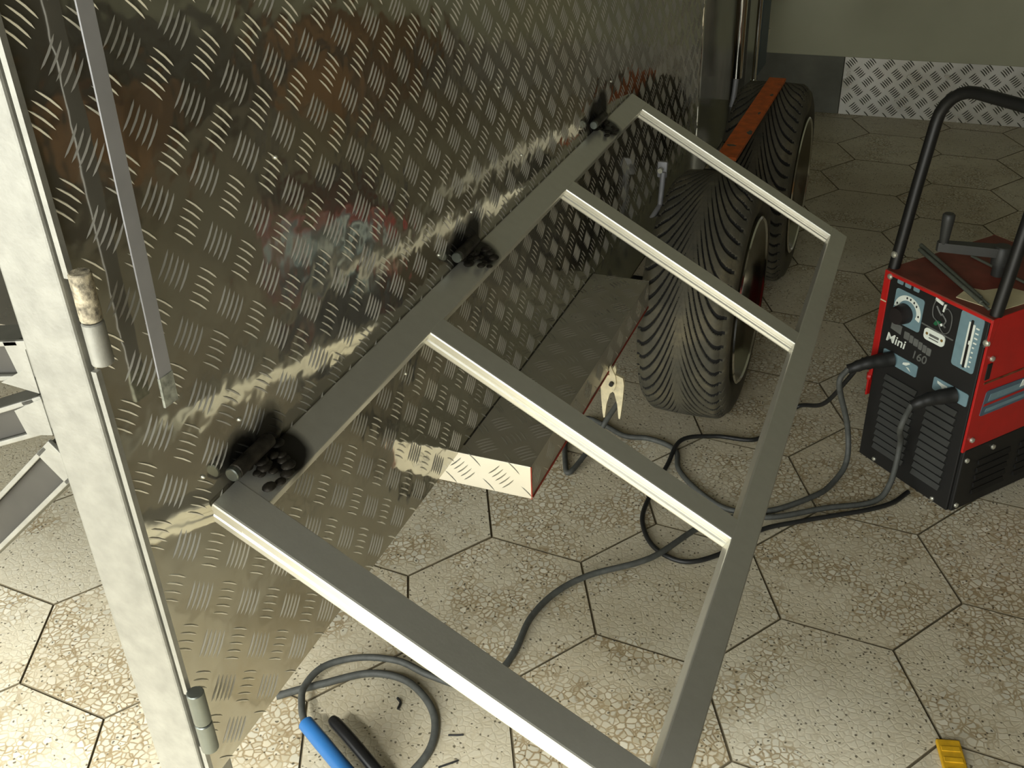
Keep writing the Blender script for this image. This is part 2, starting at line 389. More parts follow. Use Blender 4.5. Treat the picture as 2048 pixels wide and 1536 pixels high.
# rear door: upright stile with a fan of channel rays
door = MB().box((-0.632, 0.510, 0.30), (-0.5745, 0.552, ZT), 0.0025).build('rear_door_stile', 'post_steel', trailer, label='pale grey square-tube door stile with welded fan of rays')
def ray_ch(a, ang, wd, ln):
    # U channel opening to the rear: light lips, web and flanks with shade painted in
    mat = Matrix.Translation((a[0], 0.5112, a[1])) @ Matrix.Rotation(-ang, 4, 'Y') @ Matrix.Rotation(PI, 4, 'Z')
    f = lambda mb, p, q, b=0.0008: mb.box(p, q, b, mat)
    lip = MB(); f(lip, (0.004, -0.004, wd / 2 - 0.0045), (ln, 0.0, wd / 2)); f(lip, (-0.004, -0.004, -wd / 2), (ln, 0.0, -wd / 2 + 0.0045))
    f(lip, (-0.006, -0.004, -wd / 2), (0.02, 0.0, wd / 2))
    r = lip.build('ray', 'post_steel', trailer)
    web = MB(); f(web, (0.02, -0.009, -wd / 2 + 0.004), (ln, -0.006, wd / 2 - 0.004)); web.build('ray_web', 'ray_shade', r)
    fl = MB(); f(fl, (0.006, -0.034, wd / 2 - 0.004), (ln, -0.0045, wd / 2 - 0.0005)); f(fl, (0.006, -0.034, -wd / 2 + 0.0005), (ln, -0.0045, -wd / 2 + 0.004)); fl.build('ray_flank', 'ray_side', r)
    return r
ray_ch((-0.6335, 0.903), 0.20, 0.036, 0.34)
ray_ch((-0.6335, 0.852), 0.41, 0.033, 0.36)
ray_ch((-0.6335, 0.806), 0.74, 0.037, 0.42)
for poly in ([(-0.6325, 0.914), (-0.643, 0.893), (-0.672, 0.876), (-0.6325, 0.873)], [(-0.6325, 0.868), (-0.668, 0.849), (-0.662, 0.826), (-0.6325, 0.832)]):
    MB().prism(poly, 0, 0.003, Matrix.Translation((0, 0.5135, 0)) @ Matrix.Rotation(PI / 2, 4, 'X')).build('gusset', 'post_steel', trailer)
# rear door hinges
def barrel(name, p0, p1, r, m1, m2, parent):
    a, b = Vector(p0), Vector(p1); mid = a.lerp(b, 0.52)
    k = MB().cyl(a, mid - (b - a) * 0.008, r, 14, bev=0.001).build(name, m1, parent, True)
    MB().cyl(mid + (b - a) * 0.008, b, r, 14, bev=0.001).build('hinge_pin', m2, k, True)
    return k
barrel('hinge', (-0.5545, 0.512, 0.992), (-0.5555, 0.512, 0.915), 0.0085, 'rusty', 'post_steel', trailer)
barrel('hinge', (-0.5565, 0.512, 0.552), (-0.5565, 0.512, 0.472), 0.0085, 'pin_steel', 'pin_steel', trailer)

# side step
XS = -0.452
step = MB()
step.box((XW - 0.05, 1.131, 0.4125), (XS - 0.0031, 1.785, 0.4155)); step.box((XS - 0.003, 1.131, 0.36), (XS, 1.785, 0.4155))
st_o = step.build('side_step', 'tread_plain', trailer, label='tread plate side step with cut open edge')
tread((0, 0, 0.4155), (0, 1, 0), (1, 0, 0), (0, 0, 1), 1.133, 1.785, XW, XS, 1.16, -0.535, wm_=1.25).build('tread_pattern', 'tread_bright', st_o, True, 'stuff')
MB().box((XW - 0.02, 1.7855, 0.411), (-0.492, 3.05, 0.4145)).build('wheel_guard', 'dark_sheet', trailer)
MB().box((XW - 0.05, 1.1285, 0.358), (XS + 0.001, 1.1315, 0.4165), 0.0006).build('end_plate', 'tread_bright', st_o, label='bright tread plate end of the step')
tread((0, 1.1285, 0), (1, 0, 0), (0, 0, 1), (0, -1, 0), XW - 0.05, XS, 0.36, 0.416, -0.50, 0.388).build('tread_pattern', 'tread_bright', trailer, True, 'stuff')
MB().box((XS - 0.0032, 1.129, 0.357), (XS + 0.0012, 1.785, 0.3606)).build('red_edge', 'red_primer', st_o, label='red primer line along the lower edge')
tread((XS, 0, 0), (0, 1, 0), (0, 0, 1), (1, 0, 0), 1.133, 1.785, 0.361, 0.4155, 1.15, 0.39).build('tread_pattern', 'tread_bright', st_o, True, 'stuff')
MB().box((XS - 0.0002, 1.1278, 0.358), (XS + 0.0018, 1.1300, 0.4166), 0.0004).build('red_edge', 'red_primer', st_o)
MB().box((XW, 1.15, 0.4153), (XW + 0.0014, 1.785, 0.4162)).build('seam', 'weld_black', st_o)
# bent bracket on the panel ahead of the wheel
br = MB()
pth = [(-0.525, 2.165, 0.50), (-0.527, 2.155, 0.425), (-0.535, 2.10, 0.408), (-0.548, 2.075, 0.385)]
br.tube(pth, 0.0062, 10); br.box((-0.540, 2.168, 0.485), (-0.518, 2.176, 0.522), 0.002)
br.build('bent_bracket', 'strip_steel', trailer, True, label='small bent silver bracket behind the frame bars')
MB().cyl((-0.53, 2.163, 0.506), (-0.53, 2.152, 0.506), 0.006, 8).build('bolt', 'screw_zinc', trailer, True)

# wheels
RW, WX, WW = 0.27, -0.387, 0.19
def tyre_mesh():
    NA, NT_ = 1000, 160
    prof = [(-0.066, 0.172), (-0.080, 0.177), (-0.091, 0.193), (-0.0965, 0.214), (-0.0945, 0.234), (-0.0885, 0.251)]
    tr = []
    for k in range(NT_ + 1):
        u = -1 + 2 * k / NT_; au = abs(u)
        r = RW - 0.0035 * u * u - 0.012 * max(0, (au - 0.80) / 0.2) ** 2
        tr.append((u * 0.083, r, u))
    full = [(x, r, None) for x, r in prof] + tr + [(-x, r, None) for x, r in reversed(prof)]
    m = len(full); V = np.zeros((NA, m, 3)); mi = np.zeros((NA, m))
    K = 52
    for a in range(NA):
        th = 2 * PI * a / NA
        for j, (x, r, u) in enumerate(full):
            if u is not None:
                au = abs(u)
                g = 0.98 * (1 - (1 - min(au, 1)) ** 2.0)
                ph = (th / (2 * PI) * K - g * 5.6 + (0.5 if u > 0 else 0.0)) % 1.0
                wdt = 0.24 * min(1.0, max(0.0, (au - 0.06) / 0.14)) * (1.0 if au > 0.25 else 0.9)
                d = min(abs(ph - 0.5), 0.5) * 2
                q_ = min(1.0, max(0.0, (wdt + 0.06 - d) / 0.12))
                if q_ > 0: r -= 0.0055 * q_
                if q_ > 0.5: mi[a, j] = 1
            V[a, j] = (x, r * math.cos(th), r * math.sin(th))
    mb = MB(); mb.v = [tuple(p) for p in V.reshape(-1, 3)]
    for a in range(NA):
        a2 = (a + 1) % NA
        for j in range(m - 1):
            mb.f.append((a * m + j, a * m + j + 1, a2 * m + j + 1, a2 * m + j))
            mb.mi.append(1 if (mi[a, j] + mi[a, j + 1] + mi[a2, j] + mi[a2, j + 1]) >= 2 else 0)
    return mb
def make_wheel(yc):
    root = trailer
    ty = bpy.data.objects.new('wheel', None); C.objects.link(ty); ty.parent = trailer; ty.location = (WX, yc, RW)
    return ty
wheel_meshes = []
def wheel_first(yc):
    wroot = make_wheel(yc)
    o = tyre_mesh().build('tyre', ['tyre_rubber', 'tyre_groove'], wroot, False); o.data.polygons.foreach_set('use_smooth', [True] * len(o.data.polygons))
    rim = MB().lathe([(0.080, 0.177), (0.0835, 0.181), (0.0965, 0.1845), (0.0995, 0.1805), (0.0975, 0.1785), (0.0955, 0.1772)], 96)
    r = rim.build('rim', 'chrome', wroot, True)
    bl = MB().lathe([(0.0955, 0.1772), (0.090, 0.172), (0.078, 0.160), (0.05, 0.150), (-0.07, 0.150), (-0.086, 0.176), (-0.09, 0.172)], 64).build('rim_barrel', 'dark_sheet', wroot, True)
    sp = MB()
    for k in range(5):
        a = 2 * PI * k / 5; mt = Matrix.Rotation(a, 4, 'X')
        sp.prism([(-0.022, 0.02), (0.022, 0.02), (0.034, 0.156), (-0.034, 0.156)], 0.012, 0.036, mt @ Matrix(((0, 0, 1, 0), (1, 0, 0, 0), (0, 1, 0, 0), (0, 0, 0, 1))))
    s_ = sp.build('rim_spokes', 'strip_steel', wroot)
    h = MB().lathe([(0.01, 0.048), (0.045, 0.046), (0.055, 0.034), (0.060, 0.0)], 24).build('hub_cap', 'chrome', wroot, True)
    hb = MB().lathe([(-0.09, 0.05), (-0.01, 0.11), (0.0, 0.10), (0.0, 0.0)], 24).build('brake_drum', 'black_steel', wroot, True)
    return wroot, [o, r, bl, s_, h, hb]
w1, kids = wheel_first(2.05)
w2 = make_wheel(2.785)
for k in kids:
    c = k.copy(); C.objects.link(c); c.parent = w2
w2.rotation_euler = (0.0, 0, 0)
for yc in (2.05, 2.785):
    MB().cyl((-1.85, yc, RW), (WX - 0.08, yc, RW), 0.022, 16).build('axle', 'black_steel', trailer, True)

# swing-out frame, hinged on the side panel and sloping down at 29.5 degrees
AL = math.radians(29.5)
fr = bpy.data.objects.new('swing_frame', None); C.objects.link(fr); fr.parent = trailer
fr.location = (XW + 0.002, 0, 0.7095); fr.rotation_euler = (0, AL, 0)
fr['label'] = 'grey square-tube ladder frame sloping out from the tread plate'
FT, FW_, FL0, FL1 = 0.022, 0.527, 0.603, 2.036
MB().box((0.0, FL0, -FT), (0.0395, FL1, 0), 0.0022).build('hinge_rail', 'frame_steel', fr)
MB().box((FW_ - 0.035, FL0, -FT), (FW_, FL1, 0), 0.0022).build('outer_rail', 'frame_steel', fr)
for (y0, y1, e0, e1) in ((0.603, 0.6435, -0.0, 0.0), (1.006, 1.046, 0.039, 0.035), (1.527, 1.567, 0.039, 0.035), (1.995, 2.036, 0.039, 0.035)):
    first = y0 < 0.7
    x0, x1 = (0.0005, FW_ - 0.0005) if first else (0.0385, FW_ - 0.034)
    yf = y0 - (0.0012 if first else 0.0); zt = 0.0004 if first else -0.0001
    pr = [(yf + 0.0025, zt), (yf + 0.0007, zt - 0.0007), (yf, zt - 0.0025), (yf, zt - 0.0085), (yf + 0.0016, zt - 0.0105), (yf + 0.0016, zt - 0.0125), (yf, zt - 0.0145), (yf, -FT + 0.0028), (yf + 0.0007, -FT + 0.0010), (yf + 0.0025, -FT + 0.0003), (y1 - 0.002, -FT + 0.0003), (y1, -FT + 0.0023), (y1, zt - 0.002), (y1 - 0.002, zt)]
    MB().prism(pr, x0, x1, Matrix(((0, 0, 1, 0), (1, 0, 0, 0), (0, 1, 0, 0), (0, 0, 0, 1)))).build('crossbar', 'frame_steel', fr)
# welded frame hinges
for k, (y, r) in enumerate(HINGES):
    hb = MB().cyl((XW + 0.0105, y - 0.008, 0.7275), (XW + 0.0105, y + 0.052, 0.7275), 0.0080, 16, bev=0.0015).build('frame_hinge', 'weld_black', trailer, True, label='scorched black hinge welded to the tread plate')
    MB().cyl((XW + 0.0105, y - 0.014, 0.7275), (XW + 0.0105, y - 0.0075, 0.7275), 0.0074, 16, bev=0.001).build('hinge_pin', 'pin_steel', hb, True)
    wl = MB()
    for q in range(16):
        px, py = XW + random.uniform(0.004, 0.036), y + random.uniform(0.012, 0.070)
        pz = 0.7135 - (px - XW) * 0.5 + random.uniform(0.0, 0.0035); rr = random.uniform(0.003, 0.006)
        bm = bmesh.new(); bmesh.ops.create_icosphere(bm, subdivisions=2, radius=rr)
        wl.bm(bm, Matrix.Translation((px, py, pz)) @ Matrix.Diagonal((1.25, 1.5, 0.55, 1)))
    wl.build('weld_bead', 'weld_black', hb, True)

# orange flat bar lying across both tyres
def quadbar(p0, p1, wd, z0, z1):
    d = (Vector(p1) - Vector(p0)).normalized(); n = Vector((-d.y, d.x)); pl = [Vector(p0) + n * wd / 2, Vector(p0) - n * wd / 2, Vector(p1) - n * wd / 2, Vector(p1) + n * wd / 2]
    return MB().prism([(p.x, p.y) for p in pl], z0, z1)
ob = quadbar((-0.388, 2.165), (-0.385, 2.828), 0.044, 0.5405, 0.548).build('flat_bar', 'orange_paint'); tag(ob, 'orange-painted steel flat bar lying across the tops of both tyres', 'metal bar')
for (x, y, sx, sy) in ((-0.373, 2.66, .005, .010), (-0.370, 2.345, .007, .016), (-0.392, 2.245, .013, .007), (-0.376, 2.50, .003, .012)):
    pc = []
    for k in range(10):
        a = 2 * PI * k / 10; q = random.uniform(0.7, 1.15); pc.append((x + sx * q * math.cos(a), y + sy * q * math.sin(a)))
    MB().prism(pc, 0.5475, 0.5483).build('bare_patch', 'electrode_grey', ob, label='bare grey patch where paint is worn')

# steel strip leaning on the side panel
stp = MB()
d0, d1 = Vector((-0.5530, 0.568, 0.845)), Vector((-0.5600, 0.5965, 1.70))
stp.box((-0.0008, -0.0082, 0.0), (0.0008, 0.0082, 0.857), 0.0004, Matrix.Translation(d0) @ Matrix.Rotation(-0.033, 4, 'X'))
stp.box((-0.010, -0.0082, 0.855), (0.0008, 0.0082, 0.858), 0.0003, Matrix.Translation(d0) @ Matrix.Rotation(-0.033, 4, 'X'))
so = stp.build('steel_strip', 'strip_steel'); tag(so, 'narrow grey steel strip hanging upright against the tread plate wall', 'metal strip')
MB().box((-0.0012, -0.0086, 0.0), (0.0013, 0.0086, 0.028), 0.0005, Matrix.Translation(d0) @ Matrix.Rotation(-0.033, 4, 'X')).build('strip_tip', 'clear_tape', so, label='clear taped lower tip')

# ------------------------------------------------------------------ the welding machine
BX = (-0.0173, 1.9397); rz = math.atan2(-0.639, 0.769)
wm = thing('welding_machine', 'red and black portable stick welder with tubular handle on the tile floor', 'welder', (BX[0], BX[1], 0), rz)
W_, D_, HH = 0.246, 0.30, 0.432
b = MB(); b.box((0, 0.004, 0.004), (W_, D_, 0.15), 0.003); b.box((0.02, 0.02, 0.0), (W_ - 0.02, D_ - 0.02, 0.004))
b.build('base_shell', 'machine_black', wm)
MB().box((0.004, -0.001, 0.003), (W_ - 0.008, 0.012, HH - 0.004), 0.002).build('front_panel', 'machine_black', wm)
cv = MB(); cv.box((-0.006, -0.002, 0.146), (-0.002, D_ + 0.002, HH), 0.001); cv.box((W_ - 0.006, -0.002, 0.146), (W_ - 0.001, D_ + 0.002, HH), 0.001); cv.box((-0.006, D_ - 0.004, 0.146), (W_ - 0.002, D_ + 0.002, HH))
cv.box((-0.006, -0.003, 0.222), (0.009, 0.001, HH - 0.001), 0.001); cv.box((0.0, -0.0026, HH - 0.009), (W_ - 0.003, 0.001, HH - 0.002), 0.001)
cv.box((-0.004, -0.003, 0.196), (0.004, 0.001, 0.212), 0.002)
cov = cv.build('cover', 'machine_red', wm, label='red sheet metal cover')
MB().box((-0.0055, -0.0025, HH - 0.003), (W_ - 0.0015, D_ + 0.0015, HH + 0.0002), 0.001).build('cover_top', 'dusty_red', cov, label='dusty faded red top')
MB().box((W_ - 0.0015, 0.012, 0.2945), (W_ + 0.0002, D_, 0.2985)).build('cover_seam', 'rust', cov)
MB().box((-0.0055, -0.0034, 0.366), (0.0085, -0.0028, 0.3685)).build('cover_seam', 'paper', cov)
MB().box((W_ - 0.0015, 0.010, 0.304), (W_ + 0.0006, 0.023, 0.338), 0.001).build('side_slot', 'machine_black', cov)
def plate(name, poly, mat, th=0.0012, y=-0.001, parent=wm):
    return MB().prism(poly, 0, th, Matrix.Translation((0, y, 0)) @ Matrix.Rotation(PI / 2, 4, 'X')).build(name, mat, parent)
def rrect(x0, z0, x1, z1, r, k=5):
    out = []
    for cx, cz, a0 in ((x1 - r, z1 - r, 0), (x0 + r, z1 - r, PI / 2), (x0 + r, z0 + r, PI), (x1 - r, z0 + r, 1.5 * PI)):
        for q in range(k + 1): a = a0 + q * PI / 2 / k; out.append((cx + r * math.cos(a), cz + r * math.sin(a)))
    return out
def text(s, x, z, size, mat, shear=0.0, y=-0.0012, bold=0.0, rot=0.0, sx=1.0, parent=wm, name='lettering'):
    cu = bpy.data.curves.new(name, 'FONT'); cu.body = s; cu.size = size; cu.extrude = 0.0004; cu.offset = bold; cu.shear = shear
    tmp = bpy.data.objects.new('tmp', cu); C.objects.link(tmp)
    dg = bpy.context.evaluated_depsgraph_get(); me = bpy.data.meshes.new_from_object(tmp.evaluated_get(dg)); bpy.data.objects.remove(tmp)
    me.materials.clear(); me.materials.append(M[mat])
    o = bpy.data.objects.new(name, me); C.objects.link(o); o.parent = parent
    o.matrix_local = Matrix.Translation((x, y, z)) @ Matrix.Rotation(PI / 2, 4, 'X') @ Matrix.Rotation(rot, 4, 'Z') @ Matrix.Diagonal((sx, 1, 1, 1))
    return o
for x in (0.0265, 0.0455, 0.0660): plate('indicator', rrect(x, 0.4155, x + 0.014, 0.4275, 0.002), 'label_blue')
dp = plate('dial_plate', rrect(0.0275, 0.337, 0.0965, 0.4065, 0.006), 'label_blue')
arc = []
KX, KZ = 0.0615, 0.368
for k in range(25): a = math.radians(178 - 196 * k / 24); arc.append((KX + 0.0325 * math.cos(a), KZ + 0.0325 * math.sin(a)))
for k in range(24, -1, -1): a = math.radians(178 - 196 * k / 24); arc.append((KX + 0.0225 * math.cos(a), KZ + 0.0225 * math.sin(a)))
plate('dial_scale', arc, 'label_white', 0.0018, parent=dp)
for a in (162, 100, 82, 62, 44, 2):
    a = math.radians(a); cx, cz = KX + 0.0275 * math.cos(a), KZ + 0.0275 * math.sin(a); plate('dial_mark', rrect(cx - .0016, cz - .0022, cx + .0016, cz + .0022, .001, 2), 'machine_black', 0.0023, parent=dp)
kn = MB(); kn.tube([(0.056, -0.001, 0.362), (0.056, -0.020, 0.362), (0.056, -0.026, 0.362)], [0.0205, 0.0185, 0.016], 28); kn.build('dial_knob', 'knob_black', wm, True)
plate('indicator', rrect(0.083, 0.361, 0.0875, 0.3655, 0.0015), 'label_white', 0.002)
# outline drawing on the panel (torch and bolt pictogram)
def outline(pts, wd, mat, y=-0.0024, parent=wm, name='emblem'):
    mb = MB(); mb.tube([(p[0], y, p[1]) for p in catmull([(a, b_, 0) for a, b_ in pts], 5)], wd, 6); return mb.build(name, mat, parent)
emb = outline([(0.121, 0.420), (0.1175, 0.402), (0.121, 0.385), (0.133, 0.378), (0.143, 0.366), (0.152, 0.362), (0.161, 0.370), (0.163, 0.388), (0.160, 0.404), (0.150, 0.412), (0.143, 0.408)], 0.0011, 'label_grey')
outline([(0.139, 0.398), (0.150, 0.388), (0.147, 0.378), (0.152, 0.374)], 0.0016, 'label_grey', parent=emb, name='emblem_line')
outline([(0.125, 0.408), (0.134, 0.398), (0.139, 0.394)], 0.0018, 'label_grey', parent=emb, name='emblem_line')
outline([(0.141, 0.378), (0.1435, 0.374)], 0.0024, 'label_white', parent=emb, name='emblem_line')
plate('emblem_bar', [(0.120, 0.424), (0.138, 0.420), (0.137, 0.414), (0.119, 0.418)], 'label_white', 0.002)
plate('emblem_bar', [(0.141, 0.418), (0.145, 0.419), (0.142, 0.402), (0.139, 0.403)], 'label_white', 0.002)
plate('leaf_mark', [(0.125, 0.371), (0.130, 0.369), (0.1365, 0.3745), (0.140, 0.380), (0.133, 0.381), (0.128, 0.378)], 'leaf_green', 0.0018)
plate('panel_line', [(0.099, 0.3625), (0.173, 0.3590), (0.173, 0.3560), (0.099, 0.3595)], 'label_grey', 0.0015)
op = plate('badge', rrect(0.108, 0.333, 0.1565, 0.3575, 0.008), 'label_white', 0.0018)
for q in range(2):
    outline([(0.1185 + 0.028 * q, 0.345), (0.1225 + 0.028 * q, 0.345)], 0.0034, 'machine_black', -0.0016, op, 'badge_hole') if False else plate('badge_hole', rrect(0.1125 + 0.035 * q, 0.3435, 0.1180 + 0.035 * q, 0.349, 0.0025), 'brass', 0.0024, parent=op)
plate('badge_line', rrect(0.121, 0.3385, 0.1435, 0.3405, 0.0008, 2), 'label_grey', 0.0023, parent=op)
plate('badge_line', rrect(0.121, 0.3435, 0.1435, 0.3485, 0.001, 2), 'label_grey', 0.0021, parent=op)
spn = plate('scale_plate', rrect(0.1785, 0.311, 0.2285, 0.4245, 0.006), 'label_blue')
plate('scale_slot', rrect(0.2028, 0.316, 0.2082, 0.414, 0.002), 'machine_black', 0.002, parent=spn)
plate('scale_bar', rrect(0.1990, 0.3205, 0.2025, 0.409, 0.001), 'label_white', 0.0022, parent=spn)
plate('scale_bar', rrect(0.2085, 0.3185, 0.2130, 0.407, 0.001), 'label_white', 0.0022, parent=spn)
for k in range(9):
    z = 0.322 + k * 0.0098; plate('scale_mark', rrect(0.2155, z, 0.2195 + (0.003 if k > 4 else 0), z + 0.003, 0.0006, 2), 'label_white', 0.0022, parent=spn)
plate('scale_slider', rrect(0.2070, 0.366, 0.2105, 0.374, 0.001), 'label_white', 0.004, parent=spn)
# grey type band above the name, too worn to read
plate('grey_band', [(0.030, 0.3185), (0.031, 0.3365), (0.0565, 0.3330), (0.0555, 0.3150)], 'label_grey', 0.0014)
for k, (x, w2_) in enumerate(((0.064, .013), (0.078, .009), (0.0885, .011), (0.101, .009), (0.1115, .009), (0.1215, .010))):
    z = 0.3275 - (x - 0.064) * 0.16; plate('grey_band', rrect(x, z - 0.016, x + w2_, z, 0.002), 'label_grey', 0.0013)
text('Mini', 0.0215, 0.289, 0.0265, 'label_white', 0.12, bold=0.0003, sx=1.08)
text('160', 0.0885, 0.281, 0.0245, 'label_grey', 0.1, bold=0.0002, sx=1.0)
def socket(x0, x1, z0, z1, cx, kind):
    p = plate('socket_plate', rrect(x0, z0, x1, z1, 0.004), 'label_blue', 0.0015)
    return p
s1 = socket(0.0225, 0.1095, 0.244, 0.2705, 0.045, 0)
s2 = socket(0.1500, 0.2305, 0.2415, 0.2690, 0.20, 1)
plate('arrow', [(0.0735, 0.2575), (0.0745, 0.2620), (0.088, 0.268), (0.092, 0.2665), (0.0825, 0.2585)], 'label_white', 0.002, parent=s1)
plate('arrow', [(0.083, 0.256), (0.089, 0.2565), (0.095, 0.2505), (0.088, 0.253)], 'label_white', 0.002, parent=s1)
plate('arrow', [(0.1590, 0.2640), (0.1600, 0.2590), (0.1695, 0.2560), (0.1765, 0.2475), (0.1805, 0.2490), (0.1765, 0.2575), (0.1835, 0.2590), (0.1825, 0.2625), (0.1720, 0.2625)], 'label_white', 0.002, parent=s2)
def louvers(x0, x1, z0, z1, n, skew):
    for k in range(n):
        z = z1 - (z1 - z0) * (k + 0.5) / n; h = (z1 - z0) / n * 0.32; dx = -skew * k / n
        mb = MB(); mb.prism([(0.003, -h), (-0.009, -h * 0.8), (-0.004, h), (0.003, h)], x0 + dx, x1 + dx * 0.3, Matrix(((0, 0, 1, 0), (1, 0, 0, 0), (0, 1, 0, z), (0, 0, 0, 1))))
        mb.build('louver', 'louver_black', wm)
louvers(0.040, 0.120, 0.038, 0.222, 11, 0.0)
louvers(0.150, 0.216, 0.036, 0.228, 11, 0.006)
for (x, z) in ((0.046, 0.012), (0.202, 0.010)): MB().tube([(x, 0.0, z), (x, -0.003, z), (x, -0.0045, z)], [0.0048, 0.0042, 0.002], 10).build('screw', 'screw_zinc', wm, True)
MB().tube([(0.008, -0.002, 0.4215), (0.008, -0.005, 0.4215), (0.008, -0.0065, 0.4215)], [0.0062, 0.0055, 0.003], 10).build('screw', 'screw_zinc', wm, True)
for (y, z) in ((0.018, 0.348), (0.016, 0.171), (0.085, 0.131), (0.015, 0.124), (0.014, 0.017), (0.20, 0.131), (0.27, 0.017)):
    MB().tube([(W_ - 0.002, y, z), (W_ + 0.003, y, z), (W_ + 0.0045, y, z)], [0.0058, 0.005, 0.0025], 10).build('screw', 'screw_zinc', wm, True)
for k in range(5):
    z = 0.035 + k * 0.018; MB().prism([(0.0, -0.005), (0.005, -0.004), (0.002, 0.005), (0, 0.005)], 0.05, 0.14, Matrix(((1, 0, 0, W_ - 0.0005), (0, 0, 1, 0), (0, 1, 0, z), (0, 0, 0, 1)))).build('louver', 'machine_black', wm)
    MB().prism([(0.0, -0.005), (0.005, -0.004), (0.002, 0.005), (0, 0.005)], 0.17, 0.26, Matrix(((1, 0, 0, W_ - 0.0005), (0, 0, 1, 0), (0, 1, 0, z), (0, 0, 0, 1)))).build('louver', 'machine_black', wm)
sidem = Matrix(((0, 0, 1, W_ - 0.0008), (1, 0, 0, 0), (0, 1, 0, 0), (0, 0, 0, 1)))
sb = MB().prism([(0.0205, 0.224), (0.0245, 0.222), (0.27, 0.222), (0.275, 0.27), (0.03, 0.276), (0.025, 0.273)], 0, 0.0014, sidem).build('side_badge', 'label_slate', wm)
MB().prism([(0.034, 0.252), (0.26, 0.252), (0.262, 0.262), (0.038, 0.267)], 0, 0.0019, sidem).build('badge_stripe', 'label_blue', sb)
MB().prism([(0.024, 0.243), (0.272, 0.243), (0.272, 0.248), (0.026, 0.248)], 0, 0.0019, sidem).build('badge_stripe', 'machine_red', sb)
MB().prism([(0.032, 0.228), (0.26, 0.228), (0.262, 0.235), (0.034, 0.236)], 0, 0.0019, sidem).build('badge_stripe', 'label_blue', sb)
MB().prism([(0.118, 0.257), (0.15, 0.257), (0.15, 0.270), (0.124, 0.271)], 0, 0.0024, sidem).build('badge_stripe', 'label_white', sb)
# handle
def hp(u, z): return (u, 0.012 + 0.15 * (z - 0.40), z)
HU0, HU1, HZ = -0.003, 0.234, 0.777
path = [hp(HU0, 0.385), hp(HU0, 0.44), hp(HU0, 0.60), hp(HU0 + 0.0015, 0.69)]
for k in range(7): a = PI - k * PI / 2 / 6; path.append(hp(HU0 + 0.068 + 0.066 * math.cos(a), HZ - 0.066 + 0.066 * math.sin(a)))
for k in range(7): a = PI / 2 - k * PI / 2 / 6; path.append(hp(HU1 - 0.068 + 0.066 * math.cos(a), HZ - 0.066 + 0.066 * math.sin(a)))
path += [hp(HU1, 0.69), hp(HU1, 0.60), hp(HU1, 0.45), hp(HU1, 0.372)]
hd = MB(); hd.tube(path, 0.0112, 16); hd.build('carry_handle', 'black_steel', wm, True)
for u, z in ((HU0 - 0.0, 0.46), (HU1, 0.425), (HU1 + 0.006, 0.383)):
    p = hp(u, z); MB().tube([(p[0], p[1] - 0.009, p[2]), (p[0], p[1] - 0.0125, p[2]), (p[0], p[1] - 0.014, p[2])], [0.0075, 0.006, 0.003], 10).build('screw', 'screw_zinc', wm, True)
# crank on the cover
hub, tip = Vector((0.126, 0.150, HH)), Vector((0.050, 0.078, 0.477))
hu = MB(); hu.tube([hub, hub + Vector((0, 0, 0.022)), hub + Vector((0, 0, 0.024)), hub + Vector((0, 0, 0.056)), hub + Vector((0, 0, 0.060))], [0.012, 0.012, 0.017, 0.017, 0.014], 18); crk = hu.build('crank', 'louver_black', wm, True, label='dark plastic current-adjusting crank')
d = Vector((tip.x - hub.x, tip.y - hub.y, 0)); L_ = d.length
ar = MB(); ar.prism([(-0.004, -0.014), (L_ * 0.9, -0.009), (L_ + 0.009, -0.007), (L_ + 0.012, 0), (L_ + 0.009, 0.007), (L_ * 0.9, 0.009), (-0.004, 0.014), (-0.015, 0.006), (-0.015, -0.006)], 0.0, 0.018, Matrix.Translation((hub.x, hub.y, 0.472)) @ Matrix.Rotation(math.atan2(d.y, d.x), 4, 'Z'))
ar.build('crank_arm', 'louver_black', crk)
MB().tube([tip + Vector((0, 0, 0.006)), tip + Vector((0, 0, 0.012)), tip + Vector((0, 0, 0.058)), tip + Vector((0, 0, 0.067)), tip + Vector((0, 0, 0.070))], [0.007, 0.0085, 0.0115, 0.0115, 0.009], 16).build('crank_grip', 'louver_black', crk, True)
# cable plugs
def plug(p0, p1, p2, parent=wm):
    q = catmull([p0, p1, p2], 6); n = len(q); return MB().tube(q, [0.0155 - 0.006 * (k / (n - 1)) + (0.0012 if k % 3 == 0 else 0) for k in range(n)], 14).build('cable_plug', 'rubber_black', parent, True)
plug((0.046, -0.001, 0.256), (0.026, -0.045, 0.250), (0.008, -0.078, 0.236))
plug((0.200, -0.001, 0.2535), (0.180, -0.045, 0.247), (0.166, -0.072, 0.234))
MB().cyl((-0.004, 0.006, 0.188), (-0.010, 0.0, 0.188), 0.0085, 12, bev=0.001).build('red_cap', 'machine_red', wm, True)

def wl(u, n, z):
    return Vector((BX[0] + u * 0.769 + n * 0.639, BX[1] - u * 0.639 + n * 0.769, z))
